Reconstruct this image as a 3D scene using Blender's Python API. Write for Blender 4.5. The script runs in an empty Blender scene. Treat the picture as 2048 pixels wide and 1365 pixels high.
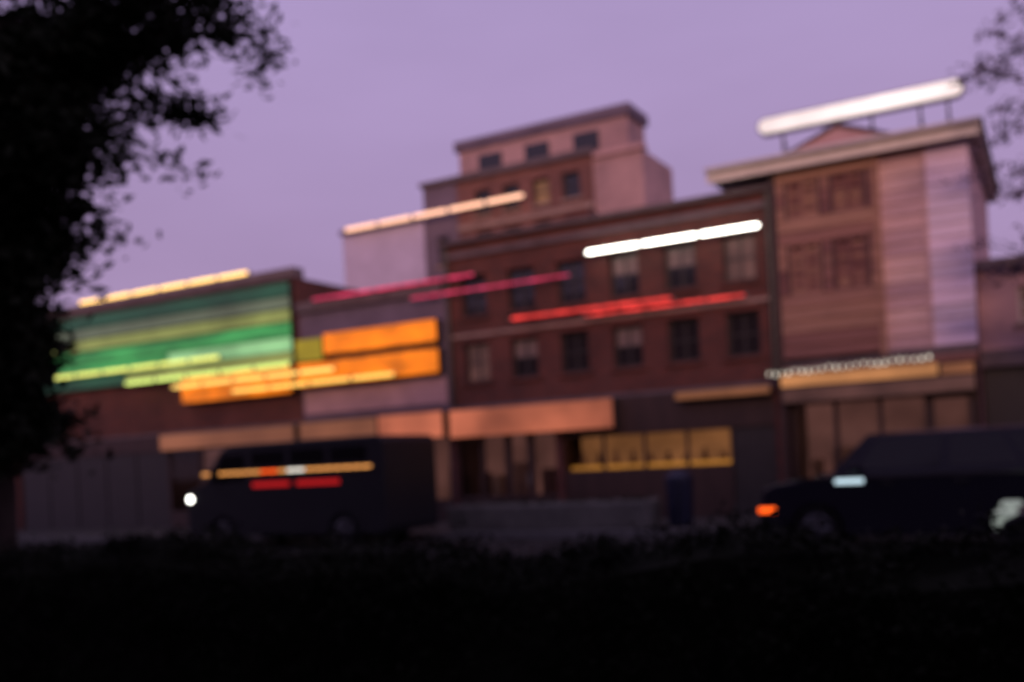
import bpy, bmesh, math, random
from mathutils import Vector, Matrix
import numpy as np

# ------------------------------------------------------------------ camera, sky, sun, exposure
SC = bpy.context.scene
COL = SC.collection
R = math.radians
random.seed(7)

cam_d = bpy.data.cameras.new('camera')
cam = bpy.data.objects.new('camera', cam_d)
COL.objects.link(cam)
cam_d.sensor_width = 36.0
cam_d.lens = 35.0
cam_d.shift_y = 0.116
cam_d.clip_end = 2000
cam_d.dof.use_dof = True
cam_d.dof.focus_distance = 0.9
cam_d.dof.aperture_fstop = 3.7
cam.matrix_world = (Matrix.Translation((11.57, -21.0, 1.6)) @ Matrix.Rotation(R(28.8), 4, 'Z')
                    @ Matrix.Rotation(R(90), 4, 'X') @ Matrix.Rotation(R(-3), 4, 'Z'))
SC.camera = cam

SUN_EL, SUN_AZ = 13.0, -24.0          # low afterglow behind the camera, to its right
world = bpy.data.worlds.new('World')
SC.world = world
world.use_nodes = True
wn, wl = world.node_tree.nodes, world.node_tree.links
bg = wn['Background']
sky = wn.new('ShaderNodeTexSky')
sky.sky_type = 'NISHITA'
sky.sun_disc = False
sky.sun_elevation = R(2.0)
sky.sun_rotation = R(180.0 + SUN_AZ)
sky.ozone_density = 6.0
sky.dust_density = 2.0
sc_n = wn.new('ShaderNodeMixRGB'); sc_n.blend_type = 'MULTIPLY'; sc_n.inputs['Fac'].default_value = 1.0
sc_n.inputs['Color2'].default_value = (0.55, 0.50, 0.75, 1)
tc = wn.new('ShaderNodeTexCoord')
sep = wn.new('ShaderNodeSeparateXYZ')
ramp = wn.new('ShaderNodeValToRGB')
ramp.color_ramp.elements[0].position = 0.0
ramp.color_ramp.elements[0].color = (4.25, 2.8, 4.6, 1)
ramp.color_ramp.elements[1].position = 0.55
ramp.color_ramp.elements[1].color = (5.1, 3.9, 7.1, 1)
mixw = wn.new('ShaderNodeMixRGB')
mixw.inputs['Fac'].default_value = 0.86      # high thin cloud, evenly lavender after sunset
wl.new(tc.outputs['Generated'], sep.inputs[0])
wl.new(sep.outputs['Z'], ramp.inputs['Fac'])
wl.new(sky.outputs['Color'], sc_n.inputs['Color1'])
wl.new(sc_n.outputs[0], mixw.inputs['Color1'])
wl.new(ramp.outputs['Color'], mixw.inputs['Color2'])
cl = wn.new('ShaderNodeTexNoise'); cl.inputs['Scale'].default_value = 2.2; cl.inputs['Detail'].default_value = 6
clm = wn.new('ShaderNodeMapping'); clm.inputs['Scale'].default_value = (1, 1, 3.5)
clr = wn.new('ShaderNodeMapRange'); clr.inputs['From Min'].default_value = 0.3; clr.inputs['From Max'].default_value = 0.7
clr.inputs['To Min'].default_value = 0.93; clr.inputs['To Max'].default_value = 1.07
clx = wn.new('ShaderNodeMixRGB'); clx.blend_type = 'MULTIPLY'; clx.inputs['Fac'].default_value = 1.0
wl.new(tc.outputs['Generated'], clm.inputs[0]); wl.new(clm.outputs[0], cl.inputs['Vector'])
wl.new(cl.outputs['Fac'], clr.inputs['Value']); wl.new(clr.outputs[0], clx.inputs['Color2'])
wl.new(mixw.outputs[0], clx.inputs['Color1'])
wl.new(clx.outputs[0], bg.inputs['Color'])
bg.inputs['Strength'].default_value = 0.1

sun_d = bpy.data.lights.new('sun', 'SUN')
sun_d.energy = 1.5
sun_d.angle = R(11)
sun_d.color = (1.0, 0.56, 0.42)
sun = bpy.data.objects.new('sun', sun_d)
COL.objects.link(sun)
_d = Vector((math.sin(R(SUN_AZ)) * math.cos(R(SUN_EL)), math.cos(R(SUN_AZ)) * math.cos(R(SUN_EL)), -math.sin(R(SUN_EL))))
sun.rotation_euler = _d.to_track_quat('-Z', 'Y').to_euler()

SC.view_settings.view_transform = 'Standard'
SC.view_settings.look = 'None'
SC.view_settings.exposure = 0.0
SC.view_settings.gamma = 1.0
SC.view_settings.use_curve_mapping = False

# ------------------------------------------------------------------ materials
M = {}


def _mat(name):
    m = bpy.data.materials.new(name)
    m.use_nodes = True
    M[name] = m
    nt = m.node_tree
    return m, nt.nodes, nt.links, nt.nodes['Principled BSDF']


def pbr(name, col, rough=0.8, var=0.25, scale=3.0, bump=0.2, metal=0.0, rnd=0.0, stretch=None, spec=0.5):
    m, n, l, b = _mat(name)
    b.inputs['Specular IOR Level'].default_value = spec
    tcn = n.new('ShaderNodeTexCoord')
    src = tcn.outputs['Object']
    if stretch:
        mp = n.new('ShaderNodeMapping'); mp.inputs['Scale'].default_value = stretch
        l.new(src, mp.inputs[0]); src = mp.outputs[0]
    nz = n.new('ShaderNodeTexNoise'); nz.inputs['Scale'].default_value = scale
    nz.inputs['Detail'].default_value = 8; nz.inputs['Roughness'].default_value = 0.65
    l.new(src, nz.inputs['Vector'])
    rp = n.new('ShaderNodeValToRGB')
    rp.color_ramp.elements[0].position = 0.3; rp.color_ramp.elements[1].position = 0.72
    rp.color_ramp.elements[0].color = tuple(c * (1 - var) for c in col) + (1,)
    rp.color_ramp.elements[1].color = tuple(min(1, c * (1 + var)) for c in col) + (1,)
    l.new(nz.outputs['Fac'], rp.inputs['Fac'])
    out = rp.outputs['Color']
    if rnd:
        oi = n.new('ShaderNodeObjectInfo')
        hs = n.new('ShaderNodeHueSaturation')
        mr = n.new('ShaderNodeMapRange'); mr.inputs['To Min'].default_value = 1 - rnd; mr.inputs['To Max'].default_value = 1 + rnd
        l.new(oi.outputs['Random'], mr.inputs['Value']); l.new(mr.outputs[0], hs.inputs['Value'])
        mr2 = n.new('ShaderNodeMapRange'); mr2.inputs['To Min'].default_value = 0.48; mr2.inputs['To Max'].default_value = 0.53
        l.new(oi.outputs['Random'], mr2.inputs['Value']); l.new(mr2.outputs[0], hs.inputs['Hue'])
        l.new(out, hs.inputs['Color']); out = hs.outputs[0]
    l.new(out, b.inputs['Base Color'])
    b.inputs['Roughness'].default_value = rough
    b.inputs['Metallic'].default_value = metal
    if bump:
        bp = n.new('ShaderNodeBump'); bp.inputs['Strength'].default_value = bump; bp.inputs['Distance'].default_value = 0.02
        n2 = n.new('ShaderNodeTexNoise'); n2.inputs['Scale'].default_value = scale * 9; n2.inputs['Detail'].default_value = 5
        l.new(src, n2.inputs['Vector']); l.new(n2.outputs['Fac'], bp.inputs['Height']); l.new(bp.outputs[0], b.inputs['Normal'])
    return m


def brick(name, c1, c2, mortar):
    m, n, l, b = _mat(name)
    tcn = n.new('ShaderNodeTexCoord'); sp = n.new('ShaderNodeSeparateXYZ'); cb = n.new('ShaderNodeCombineXYZ')
    ad = n.new('ShaderNodeMath')
    l.new(tcn.outputs['Object'], sp.inputs[0])
    l.new(sp.outputs['X'], ad.inputs[0]); l.new(sp.outputs['Y'], ad.inputs[1])
    l.new(ad.outputs[0], cb.inputs['X']); l.new(sp.outputs['Z'], cb.inputs['Y'])
    bt = n.new('ShaderNodeTexBrick')
    bt.inputs['Scale'].default_value = 1.0
    bt.inputs['Brick Width'].default_value = 0.225; bt.inputs['Row Height'].default_value = 0.075
    bt.inputs['Mortar Size'].default_value = 0.009; bt.inputs['Bias'].default_value = -0.1
    bt.inputs['Color1'].default_value = c1 + (1,); bt.inputs['Color2'].default_value = c2 + (1,)
    bt.inputs['Mortar'].default_value = mortar + (1,)
    l.new(cb.outputs[0], bt.inputs['Vector'])
    nz = n.new('ShaderNodeTexNoise'); nz.inputs['Scale'].default_value = 0.8; nz.inputs['Detail'].default_value = 9
    l.new(tcn.outputs['Object'], nz.inputs['Vector'])
    rp = n.new('ShaderNodeValToRGB')
    rp.color_ramp.elements[0].position = 0.3; rp.color_ramp.elements[1].position = 0.7
    rp.color_ramp.elements[0].color = (0.6, 0.58, 0.6, 1); rp.color_ramp.elements[1].color = (1.15, 1.1, 1.05, 1)
    l.new(nz.outputs['Fac'], rp.inputs['Fac'])
    mx = n.new('ShaderNodeMixRGB'); mx.blend_type = 'MULTIPLY'; mx.inputs['Fac'].default_value = 1
    l.new(bt.outputs['Color'], mx.inputs['Color1']); l.new(rp.outputs['Color'], mx.inputs['Color2'])
    l.new(mx.outputs[0], b.inputs['Base Color'])
    b.inputs['Roughness'].default_value = 0.9
    bp = n.new('ShaderNodeBump'); bp.inputs['Strength'].default_value = 0.5; bp.inputs['Distance'].default_value = 0.01
    iv = n.new('ShaderNodeMath'); iv.operation = 'SUBTRACT'; iv.inputs[0].default_value = 1
    l.new(bt.outputs['Fac'], iv.inputs[1]); l.new(iv.outputs[0], bp.inputs['Height']); l.new(bp.outputs[0], b.inputs['Normal'])
    return m


def glow(name, col, strength, var=0.0, base=0.02, scale=0.8, stretch=(1, 1, 1)):
    """a thing that gives off light: lamp smears built as bars, backlit signs, lit rooms; var = unevenness of the lamps behind it"""
    m, n, l, b = _mat(name)
    b.inputs['Base Color'].default_value = (base, base, base, 1)
    b.inputs['Roughness'].default_value = 0.4
    b.inputs['Emission Color'].default_value = col + (1,)
    b.inputs['Emission Strength'].default_value = strength
    if var:
        tcn = n.new('ShaderNodeTexCoord'); mp = n.new('ShaderNodeMapping'); mp.inputs['Scale'].default_value = stretch
        nz = n.new('ShaderNodeTexNoise'); nz.inputs['Scale'].default_value = scale; nz.inputs['Detail'].default_value = 3
        mr = n.new('ShaderNodeMapRange'); mr.inputs['From Min'].default_value = 0.3; mr.inputs['From Max'].default_value = 0.7
        mr.inputs['To Min'].default_value = strength * (1 - var); mr.inputs['To Max'].default_value = strength * (1 + var)
        l.new(tcn.outputs['Object'], mp.inputs[0]); l.new(mp.outputs[0], nz.inputs['Vector'])
        l.new(nz.outputs['Fac'], mr.inputs['Value']); l.new(mr.outputs[0], b.inputs['Emission Strength'])
    return m


def glass_clear(name):
    m, n, l, b = _mat(name)
    n.remove(b)
    tr = n.new('ShaderNodeBsdfTransparent'); tr.inputs[0].default_value = (0.85, 0.85, 0.85, 1)
    gl = n.new('ShaderNodeBsdfGlossy'); gl.inputs['Roughness'].default_value = 0.04
    fr = n.new('ShaderNodeFresnel'); fr.inputs['IOR'].default_value = 1.45
    mx = n.new('ShaderNodeMixShader')
    l.new(fr.outputs[0], mx.inputs[0]); l.new(tr.outputs[0], mx.inputs[1]); l.new(gl.outputs[0], mx.inputs[2])
    l.new(mx.outputs[0], n['Material Output'].inputs['Surface'])
    return m


brick('brick_dark', (0.155, 0.044, 0.033), (0.10, 0.034, 0.028), (0.07, 0.05, 0.045))
brick('brick_tower', (0.28, 0.115, 0.095), (0.21, 0.090, 0.078), (0.15, 0.11, 0.10))
brick('brick_pink', (0.56, 0.36, 0.37), (0.48, 0.30, 0.31), (0.40, 0.30, 0.30))
brick('brick_back', (0.16, 0.07, 0.05), (0.11, 0.05, 0.04), (0.12, 0.09, 0.08))
pbr('render_mauve', (0.48, 0.30, 0.32), 0.9, 0.22, 1.3, 0.3)
pbr('render_pink', (0.50, 0.31, 0.31), 0.9, 0.2, 1.2, 0.3)
pbr('render_sky_lilac', (0.50, 0.44, 0.60), 0.9, 0.15, 1.1, 0.3)
pbr('pane_blind', (0.20, 0.15, 0.14), 0.25, 0.3, 2.0, 0.0)
pbr('render_slate', (0.15, 0.115, 0.16), 0.9, 0.25, 1.1, 0.3)
pbr('siding_brown', (0.25, 0.115, 0.092), 0.7, 0.3, 2.0, 0.3, rnd=0.42, stretch=(0.5, 1, 6))
pbr('siding_sky_lilac', (0.66, 0.55, 0.70), 0.7, 0.15, 2.0, 0.3, rnd=0.15, stretch=(0.5, 1, 6))
pbr('siding_sky_rose', (0.55, 0.36, 0.37), 0.7, 0.25, 2.0, 0.3, rnd=0.22, stretch=(0.5, 1, 6))
pbr('stone_band', (0.30, 0.21, 0.18), 0.9, 0.3, 2.0, 0.3)
pbr('stone_dark', (0.13, 0.10, 0.11), 0.9, 0.3, 2.0, 0.3)
pbr('roof_slate', (0.09, 0.06, 0.075), 0.8, 0.3, 2.5, 0.4)
pbr('roof_felt', (0.04, 0.038, 0.04), 0.95, 0.3, 2.0, 0.3)
pbr('fascia_cream', (0.70, 0.64, 0.56), 0.6, 0.15, 2.0, 0.1)
pbr('frame_white', (0.55, 0.50, 0.48), 0.5, 0.1, 3.0, 0.05)
pbr('frame_brown', (0.13, 0.075, 0.065), 0.5, 0.2, 3.0, 0.05)
pbr('frame_dark', (0.030, 0.026, 0.026), 0.5, 0.2, 3.0, 0.05)
pbr('shop_wood', (0.045, 0.024, 0.020), 0.5, 0.3, 4.0, 0.1, stretch=(1, 1, 0.2))
pbr('metal_dark', (0.05, 0.05, 0.05), 0.45, 0.2, 6.0, 0.05, metal=0.7)
pbr('metal_grey', (0.30, 0.30, 0.30), 0.4, 0.2, 6.0, 0.05, metal=0.6)
pbr('asphalt', (0.026, 0.026, 0.025), 0.85, 0.35, 1.2, 0.5, spec=0.08)
pbr('paving', (0.060, 0.056, 0.052), 0.85, 0.3, 1.5, 0.4, spec=0.08)
pbr('kerb_stone', (0.11, 0.105, 0.10), 0.85, 0.25, 3.0, 0.4)
pbr('road_paint', (0.16, 0.16, 0.15), 0.8, 0.5, 6.0, 0.2)
pbr('soil', (0.018, 0.016, 0.013), 0.95, 0.4, 2.0, 0.6, spec=0.08)
pbr('concrete', (0.15, 0.145, 0.125), 0.9, 0.3, 2.5, 0.5)
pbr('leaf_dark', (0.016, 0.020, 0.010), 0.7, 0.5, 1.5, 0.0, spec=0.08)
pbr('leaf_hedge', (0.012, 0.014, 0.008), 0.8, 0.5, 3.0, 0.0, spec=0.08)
pbr('leaf_plum', (0.09, 0.065, 0.10), 0.7, 0.5, 1.5, 0.0, spec=0.08)
pbr('bark', (0.035, 0.026, 0.022), 0.95, 0.4, 5.0, 0.8, spec=0.08)
pbr('paint_black', (0.012, 0.012, 0.014), 0.25, 0.1, 2.0, 0.0, spec=0.22)
pbr('paint_indigo', (0.012, 0.011, 0.017), 0.25, 0.1, 2.0, 0.0, spec=0.22)
pbr('paint_charcoal', (0.020, 0.020, 0.022), 0.3, 0.1, 2.0, 0.0, spec=0.22)
pbr('bin_blue', (0.006, 0.008, 0.030), 0.45, 0.2, 3.0, 0.05)
pbr('rubber', (0.010, 0.010, 0.010), 0.8, 0.2, 8.0, 0.1, spec=0.1)
pbr('rim', (0.06, 0.06, 0.065), 0.35, 0.15, 8.0, 0.0, metal=0.8)
pbr('chrome', (0.55, 0.56, 0.55), 0.2, 0.1, 8.0, 0.0, metal=1.0)
pbr('bulb_cable', (0.02, 0.02, 0.02), 0.7, 0.1, 8.0, 0.0)
pbr('goods', (0.20, 0.11, 0.08), 0.7, 0.4, 5.0, 0.0, rnd=0.5)
pbr('awning_canvas', (0.40, 0.15, 0.10), 0.85, 0.2, 3.0, 0.1)
_m, _n, _l, _b = _mat('glass_dark')
_b.inputs['Base Color'].default_value = (0.02, 0.018, 0.022, 1); _b.inputs['Roughness'].default_value = 0.06
_b.inputs['IOR'].default_value = 1.6
_m, _n, _l, _b = _mat('glass_car')
_b.inputs['Base Color'].default_value = (0.006, 0.006, 0.007, 1); _b.inputs['Roughness'].default_value = 0.08
_b.inputs['Specular IOR Level'].default_value = 0.25
glass_clear('glass_clear')

glow('streak_white', (1.0, 0.95, 0.84), 9.0)  # colours of smeared small lamps, shown as glowing bars
glow('streak_peach', (1.0, 0.52, 0.34), 2.0)
glow('streak_yellow', (1.0, 0.58, 0.17), 2.8)
glow('streak_box_white', (1.0, 0.84, 0.80), 1.0, 0.3, 0.3, 0.6)
glow('streak_lime', (0.80, 0.78, 0.17), 1.7)
glow('streak_lime_green', (0.68, 0.84, 0.20), 1.7)
glow('streak_amber', (1.0, 0.60, 0.14), 1.7)
glow('streak_gold', (1.0, 0.55, 0.11), 1.7)
glow('streak_rose', (0.70, 0.040, 0.115), 1.15, 0.55, scale=5.0)
glow('streak_red', (0.95, 0.050, 0.040), 1.1, 0.55, scale=5.0)
glow('sign_orange', (1.0, 0.215, 0.002), 0.95, 0.4, scale=1.1, stretch=(1, 1, 2))
glow('sign_yellow_green', (0.42, 0.30, 0.012), 0.8, 0.3, scale=0.7)
glow('sign_green', (0.050, 0.33, 0.085), 0.8, 0.5, scale=0.5, stretch=(1, 1, 3))
glow('sign_green_deep', (0.018, 0.115, 0.06), 0.5, 0.35, scale=0.5)
glow('sign_mint', (0.25, 0.50, 0.22), 0.95, 0.4, scale=0.5)
glow('sign_olive', (0.30, 0.33, 0.085), 0.75, 0.35, scale=0.5)
glow('sign_grey_green', (0.20, 0.24, 0.15), 0.5, 0.3, scale=0.5)
glow('sign_salmon', (0.50, 0.130, 0.066), 0.85, 0.5, scale=0.55)
glow('sign_brown', (0.25, 0.085, 0.042), 0.85, 0.35, scale=0.5)
glow('sign_peach', (0.66, 0.27, 0.095), 0.8, 0.3, scale=0.7)
glow('sign_peach_dim', (0.24, 0.085, 0.035), 0.8, 0.3, scale=0.7)
glow('room_tan', (0.32, 0.125, 0.045), 0.55, 0.35, scale=0.9)
glow('room_edge', (0.75, 0.30, 0.05), 0.6, 0.25, scale=0.9)
glow('pane_glow_warm', (0.30, 0.12, 0.05), 0.6, 0.4, scale=1.5)
glow('room_dim', (0.100, 0.040, 0.033), 0.8, 0.5, scale=0.9)
glow('bulb', (0.95, 0.86, 0.70), 1.2)
glow('lamp_head', (1.0, 0.98, 0.90), 9.0)
glow('lamp_white', (1.0, 0.92, 0.8), 1.8)
glow('lamp_amber', (1.0, 0.40, 0.10), 1.4)
glow('lamp_red', (0.55, 0.008, 0.006), 0.9)
glow('lamp_orange', (1.0, 0.10, 0.006), 2.2)
glow('glint_ice', (0.62, 0.82, 0.92), 1.2)
glow('lamp_grey', (0.35, 0.40, 0.36), 0.7)


# ------------------------------------------------------------------ mesh helpers
class MB:
    def __init__(s):
        s.v, s.f = [], []

    def box(s, x0, x1, y0, y1, z0, z1):
        k = len(s.v)
        s.v += [(x0, y0, z0), (x1, y0, z0), (x1, y1, z0), (x0, y1, z0), (x0, y0, z1), (x1, y0, z1), (x1, y1, z1), (x0, y1, z1)]
        s.f += [(k, k + 3, k + 2, k + 1), (k + 4, k + 5, k + 6, k + 7), (k, k + 1, k + 5, k + 4), (k + 1, k + 2, k + 6, k + 5),
                (k + 2, k + 3, k + 7, k + 6), (k + 3, k, k + 4, k + 7)]
        return s

    def poly(s, pts):
        k = len(s.v)
        s.v += [tuple(p) for p in pts]
        s.f.append(tuple(range(k, k + len(pts))))
        return s

    def prism(s, prof, a0, a1, axis='y'):
        """profile in (x,z) extruded along y, or in (y,z) extruded along x"""
        k = len(s.v); n = len(prof)
        for a in (a0, a1):
            for p, q in prof:
                s.v.append((p, a, q) if axis == 'y' else (a, p, q))
        s.f.append(tuple(range(k, k + n))); s.f.append(tuple(range(k + 2 * n - 1, k + n - 1, -1)))
        for i in range(n):
            j = (i + 1) % n
            s.f.append((k + i, k + j, k + n + j, k + n + i))
        return s

    def tube(s, path, radii, n=10, ends=True):
        k = len(s.v); path = [Vector(p) for p in path]
        for i, p in enumerate(path):
            t = (path[min(i + 1, len(path) - 1)] - path[max(i - 1, 0)]).normalized()
            up = Vector((0, 0, 1)) if abs(t.z) < 0.9 else Vector((1, 0, 0))
            a = t.cross(up).normalized(); b = a.cross(t)
            for j in range(n):
                w = 2 * math.pi * j / n
                s.v.append(tuple(p + (a * math.cos(w) + b * math.sin(w)) * radii[i]))
        for i in range(len(path) - 1):
            for j in range(n):
                q = (j + 1) % n
                s.f.append((k + i * n + j, k + i * n + q, k + (i + 1) * n + q, k + (i + 1) * n + j))
        if ends:
            s.f.append(tuple(k + j for j in range(n))); s.f.append(tuple(k + (len(path) - 1) * n + j for j in reversed(range(n))))
        return s

    def capsule(s, p0, p1, r, n=12):
        p0, p1 = Vector(p0), Vector(p1); d = (p1 - p0).normalized()
        pts, rad = [], []
        for a in (85, 60, 30, 0):
            pts.append(p0 + d * (r - r * math.sin(R(a)))); rad.append(max(0.002, r * math.cos(R(a))))
        for a in (0, 30, 60, 85):
            pts.append(p1 - d * (r - r * math.sin(R(a)))); rad.append(max(0.002, r * math.cos(R(a))))
        return s.tube(pts, rad, n)

    def build(s, name, mat, parent=None, smooth=False, bevel=0.0):
        me = bpy.data.meshes.new(name)
        me.from_pydata(s.v, [], s.f)
        bm = bmesh.new(); bm.from_mesh(me)
        bmesh.ops.recalc_face_normals(bm, faces=bm.faces)
        if bevel:
            es = [e for e in bm.edges if len(e.link_faces) == 2 and e.calc_face_angle(0) > 0.5]
            bmesh.ops.bevel(bm, geom=es, offset=bevel, segments=2, affect='EDGES', profile=0.5, clamp_overlap=True)
        bm.to_mesh(me); bm.free()
        if smooth:
            for p in me.polygons:
                p.use_smooth = True
        me.materials.append(M[mat])
        o = bpy.data.objects.new(name, me)
        COL.objects.link(o)
        if parent:
            o.parent = parent
            if parent.type == 'EMPTY':
                o.matrix_parent_inverse = Matrix.Translation(-parent.location)
        return o


def tag(o, label=None, cat=None, group=None, kind=None):
    if label: o['label'] = label
    if cat: o['category'] = cat
    if group: o['group'] = group
    if kind: o['kind'] = kind
    return o


def thing(name, label, cat, loc, group=None):
    o = bpy.data.objects.new(name, None)
    COL.objects.link(o)
    o.location = loc
    o.empty_display_size = 0.3
    return tag(o, label, cat, group)


def struct(o):
    return tag(o, kind='structure')


# ------------------------------------------------------------------ the ground, road and pavements
g = MB(); g.poly([(-400, -400, 0), (400, -400, 0), (400, 400, 0), (-400, 400, 0)])
struct(g.build('ground', 'soil'))
g = MB(); g.poly([(-200, -15.6, 0.004), (200, -15.6, 0.004), (200, -3.3, 0.004), (-200, -3.3, 0.004)])
struct(g.build('road', 'asphalt'))
far_p = struct(MB().box(-200, 200, -3.1, 9.0, 0.002, 0.13).build('far_pavement', 'paving'))
near_p = struct(MB().box(-200, 200, -18.6, -15.8, 0.002, 0.13).build('near_pavement', 'paving'))
x = -24.0
while x < 20:
    MB().box(x, x + 0.985, -3.3, -3.1, 0.003, 0.135 + random.uniform(-.004, .004)).build('kerb_stone', 'kerb_stone', far_p)
    x += 1.0
near_k = MB().box(-200, 200, -15.8, -15.6, 0.003, 0.134).build('kerb', 'kerb_stone', near_p)
x = -40.0
while x < 30:
    struct(MB().poly([(x, -9.55, 0.008), (x + 2, -9.55, 0.008), (x + 2, -9.43, 0.008), (x, -9.43, 0.008)]).build('lane_marking', 'road_paint'))
    x += 5.0


# ------------------------------------------------------------------ building kit
def front_wall(parent, x0, x1, y, z0, z1, holes, mat, depth=0.3, name='wall'):
    """a wall facing -y with real openings and reveals"""
    m = MB()
    xs = sorted(set([x0, x1] + [h[0] for h in holes] + [h[1] for h in holes]))
    zs = sorted(set([z0, z1] + [h[2] for h in holes] + [h[3] for h in holes]))
    for i in range(len(xs) - 1):
        for j in range(len(zs) - 1):
            cx, cz = (xs[i] + xs[i + 1]) / 2, (zs[j] + zs[j + 1]) / 2
            if any(h[0] < cx < h[1] and h[2] < cz < h[3] for h in holes):
                continue
            m.poly([(xs[i], y, zs[j]), (xs[i + 1], y, zs[j]), (xs[i + 1], y, zs[j + 1]), (xs[i], y, zs[j + 1])])
    for (a, b, c, d) in holes:
        m.poly([(a, y, c), (a, y + depth, c), (a, y + depth, d), (a, y, d)])
        m.poly([(b, y, c), (b, y, d), (b, y + depth, d), (b, y + depth, c)])
        m.poly([(a, y, c), (b, y, c), (b, y + depth, c), (a, y + depth, c)])
        m.poly([(a, y, d), (a, y + depth, d), (b, y + depth, d), (b, y, d)])
    return m.build(name, mat, parent)


def shell(parent, x0, x1, y0, y1, z0, z1, mat, roof='roof_felt'):
    m = MB()
    m.poly([(x0, y0, z0), (x0, y0, z1), (x0, y1, z1), (x0, y1, z0)])
    m.poly([(x1, y0, z0), (x1, y1, z0), (x1, y1, z1), (x1, y0, z1)])
    m.poly([(x0, y1, z0), (x0, y1, z1), (x1, y1, z1), (x1, y1, z0)])
    m.build('side_wall', mat, parent)
    MB().poly([(x0, y0, z1 - .25), (x1, y0, z1 - .25), (x1, y1, z1 - .25), (x0, y1, z1 - .25)]).build('roof', roof, parent)


def window(parent, a, b, c, d, y, frame='frame_dark', pane='glass_dark', nx=2, nz=2, sill='stone_band', fw=0.06):
    """sash window set back in an opening: frame > pane(s), sill"""
    m = MB(); yy0, yy1 = y + 0.13, y + 0.2
    m.box(a, a + fw, yy0, yy1, c, d); m.box(b - fw, b, yy0, yy1, c, d)
    m.box(a + fw, b - fw, yy0, yy1, c, c + fw); m.box(a + fw, b - fw, yy0, yy1, d - fw, d)
    for i in range(1, nx):
        q = a + (b - a) * i / nx; m.box(q - .02, q + .02, yy0 + .01, yy1 - .01, c + fw, d - fw)
    for j in range(1, nz):
        q = c + (d - c) * j / nz
        for i in range(nx):
            l_ = a + (b - a) * i / nx + (fw if i == 0 else .02); r_ = a + (b - a) * (i + 1) / nx - (fw if i == nx - 1 else .02)
            m.box(l_, r_, yy0 + .012, yy1 - .012, q - .02, q + .02)
    w = m.build('window', frame, parent)
    wpane = random.choices((pane, 'pane_blind', 'room_dim', 'pane_glow_warm'), (4, 2.5, 3, .5))[0]  # glow on some panes is added; no lit rooms known there
    for i in range(nx):
        for j in range(nz):
            l_ = a + (b - a) * i / nx + .01; r_ = a + (b - a) * (i + 1) / nx - .01
            t_ = c + (d - c) * j / nz + .01; u_ = c + (d - c) * (j + 1) / nz - .01
            k = random.uniform(-.004, .004)
            pm = wpane if j == nz - 1 or wpane != 'pane_blind' else pane
            MB().poly([(l_, yy0 + .035 + k, t_), (r_, yy0 + .035 - k, t_), (r_, yy0 + .035 - k, u_), (l_, yy0 + .035 + k, u_)]).build('pane', pm, w)
    if sill:
        MB().box(a - .08, b + .08, y - .07, y + .12, c - .08, c - .002).build('sill', sill, w)
    return w


def shopfront(parent, x0, x1, y, z0, z1, n, room, door_at=None, frame='shop_wood'):
    """glazed shopfront: plinth, posts, panes, door and a lit room behind"""
    MB().box(x0, x1, y - .02, y + .18, 0.13, z0).build('stall_riser', frame, parent)
    w = (x1 - x0) / n
    for i in range(n + 1):
        q = x0 + w * i
        MB().box(q - .04, q + .04, y + .0, y + .12, z0, z1).build('mullion', frame, parent)
    for i in range(n):
        a, b = x0 + w * i + .04, x0 + w * (i + 1) - .04
        if door_at == i:
            d_ = MB()
            d_.box(a, a + .09, y + .03, y + .09, .14, z1); d_.box(b - .09, b, y + .03, y + .09, .14, z1)
            d_.box(a + .09, b - .09, y + .03, y + .09, .14, .5); d_.box(a + .09, b - .09, y + .03, y + .09, z1 - .1, z1)
            dd = d_.build('door', frame, parent)
            MB().poly([(a + .09, y + .06, .5), (b - .09, y + .06, .5), (b - .09, y + .06, z1 - .1), (a + .09, y + .06, z1 - .1)]).build('pane', 'glass_clear', dd)
            MB().capsule((b - .05, y - .01, .95), (b - .05, y - .01, 1.25), .018, 8).build('handle', 'metal_grey', dd)
        else:
            MB().poly([(a, y + .06, z0), (b, y + .06, z0), (b, y + .06, z1), (a, y + .06, z1)]).build('pane', 'glass_clear', parent)
    m = MB()
    m.poly([(x0, y + 1.3, .15), (x1, y + 1.3, .15), (x1, y + 1.3, z1), (x0, y + 1.3, z1)])
    m.build('lit_back_wall', room, parent)
    m = MB()
    m.poly([(x0, y + .2, z1 + .01), (x1, y + .2, z1 + .01), (x1, y + 1.3, z1 + .01), (x0, y + 1.3, z1 + .01)])
    m.poly([(x0, y + .2, .16), (x1, y + .2, .16), (x1, y + 1.3, .16), (x0, y + 1.3, .16)])
    m.poly([(x0, y + .2, .16), (x0, y + 1.3, .16), (x0, y + 1.3, z1), (x0, y + .2, z1)])
    m.poly([(x1, y + .2, .16), (x1, y + 1.3, .16), (x1, y + 1.3, z1), (x1, y + .2, z1)])
    m.build('shop_interior', 'shop_wood', parent)
    x = x0 + .2
    while x < x1 - .4:
        h = random.uniform(.25, .8); ww = random.uniform(.15, .45)
        MB().box(x, x + ww, y + .6, y + .9, .17, z0 + h).build('display_stand', 'goods', parent, bevel=.02)
        x += ww + random.uniform(.15, .6)


def panel_sign(parent, x0, x1, y, z0, z1, mat, d=.14, name='sign_panel'):
    """backlit sign box: casing with a glowing face set in it"""
    s = MB().box(x0, x1, y, y + d, z0, z1).build(name, 'frame_dark', parent)
    MB().box(x0 + .015, x1 - .015, y - .012, y - .001, z0 + .012, z1 - .012).build('lit_face', mat, s)
    return s


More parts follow.
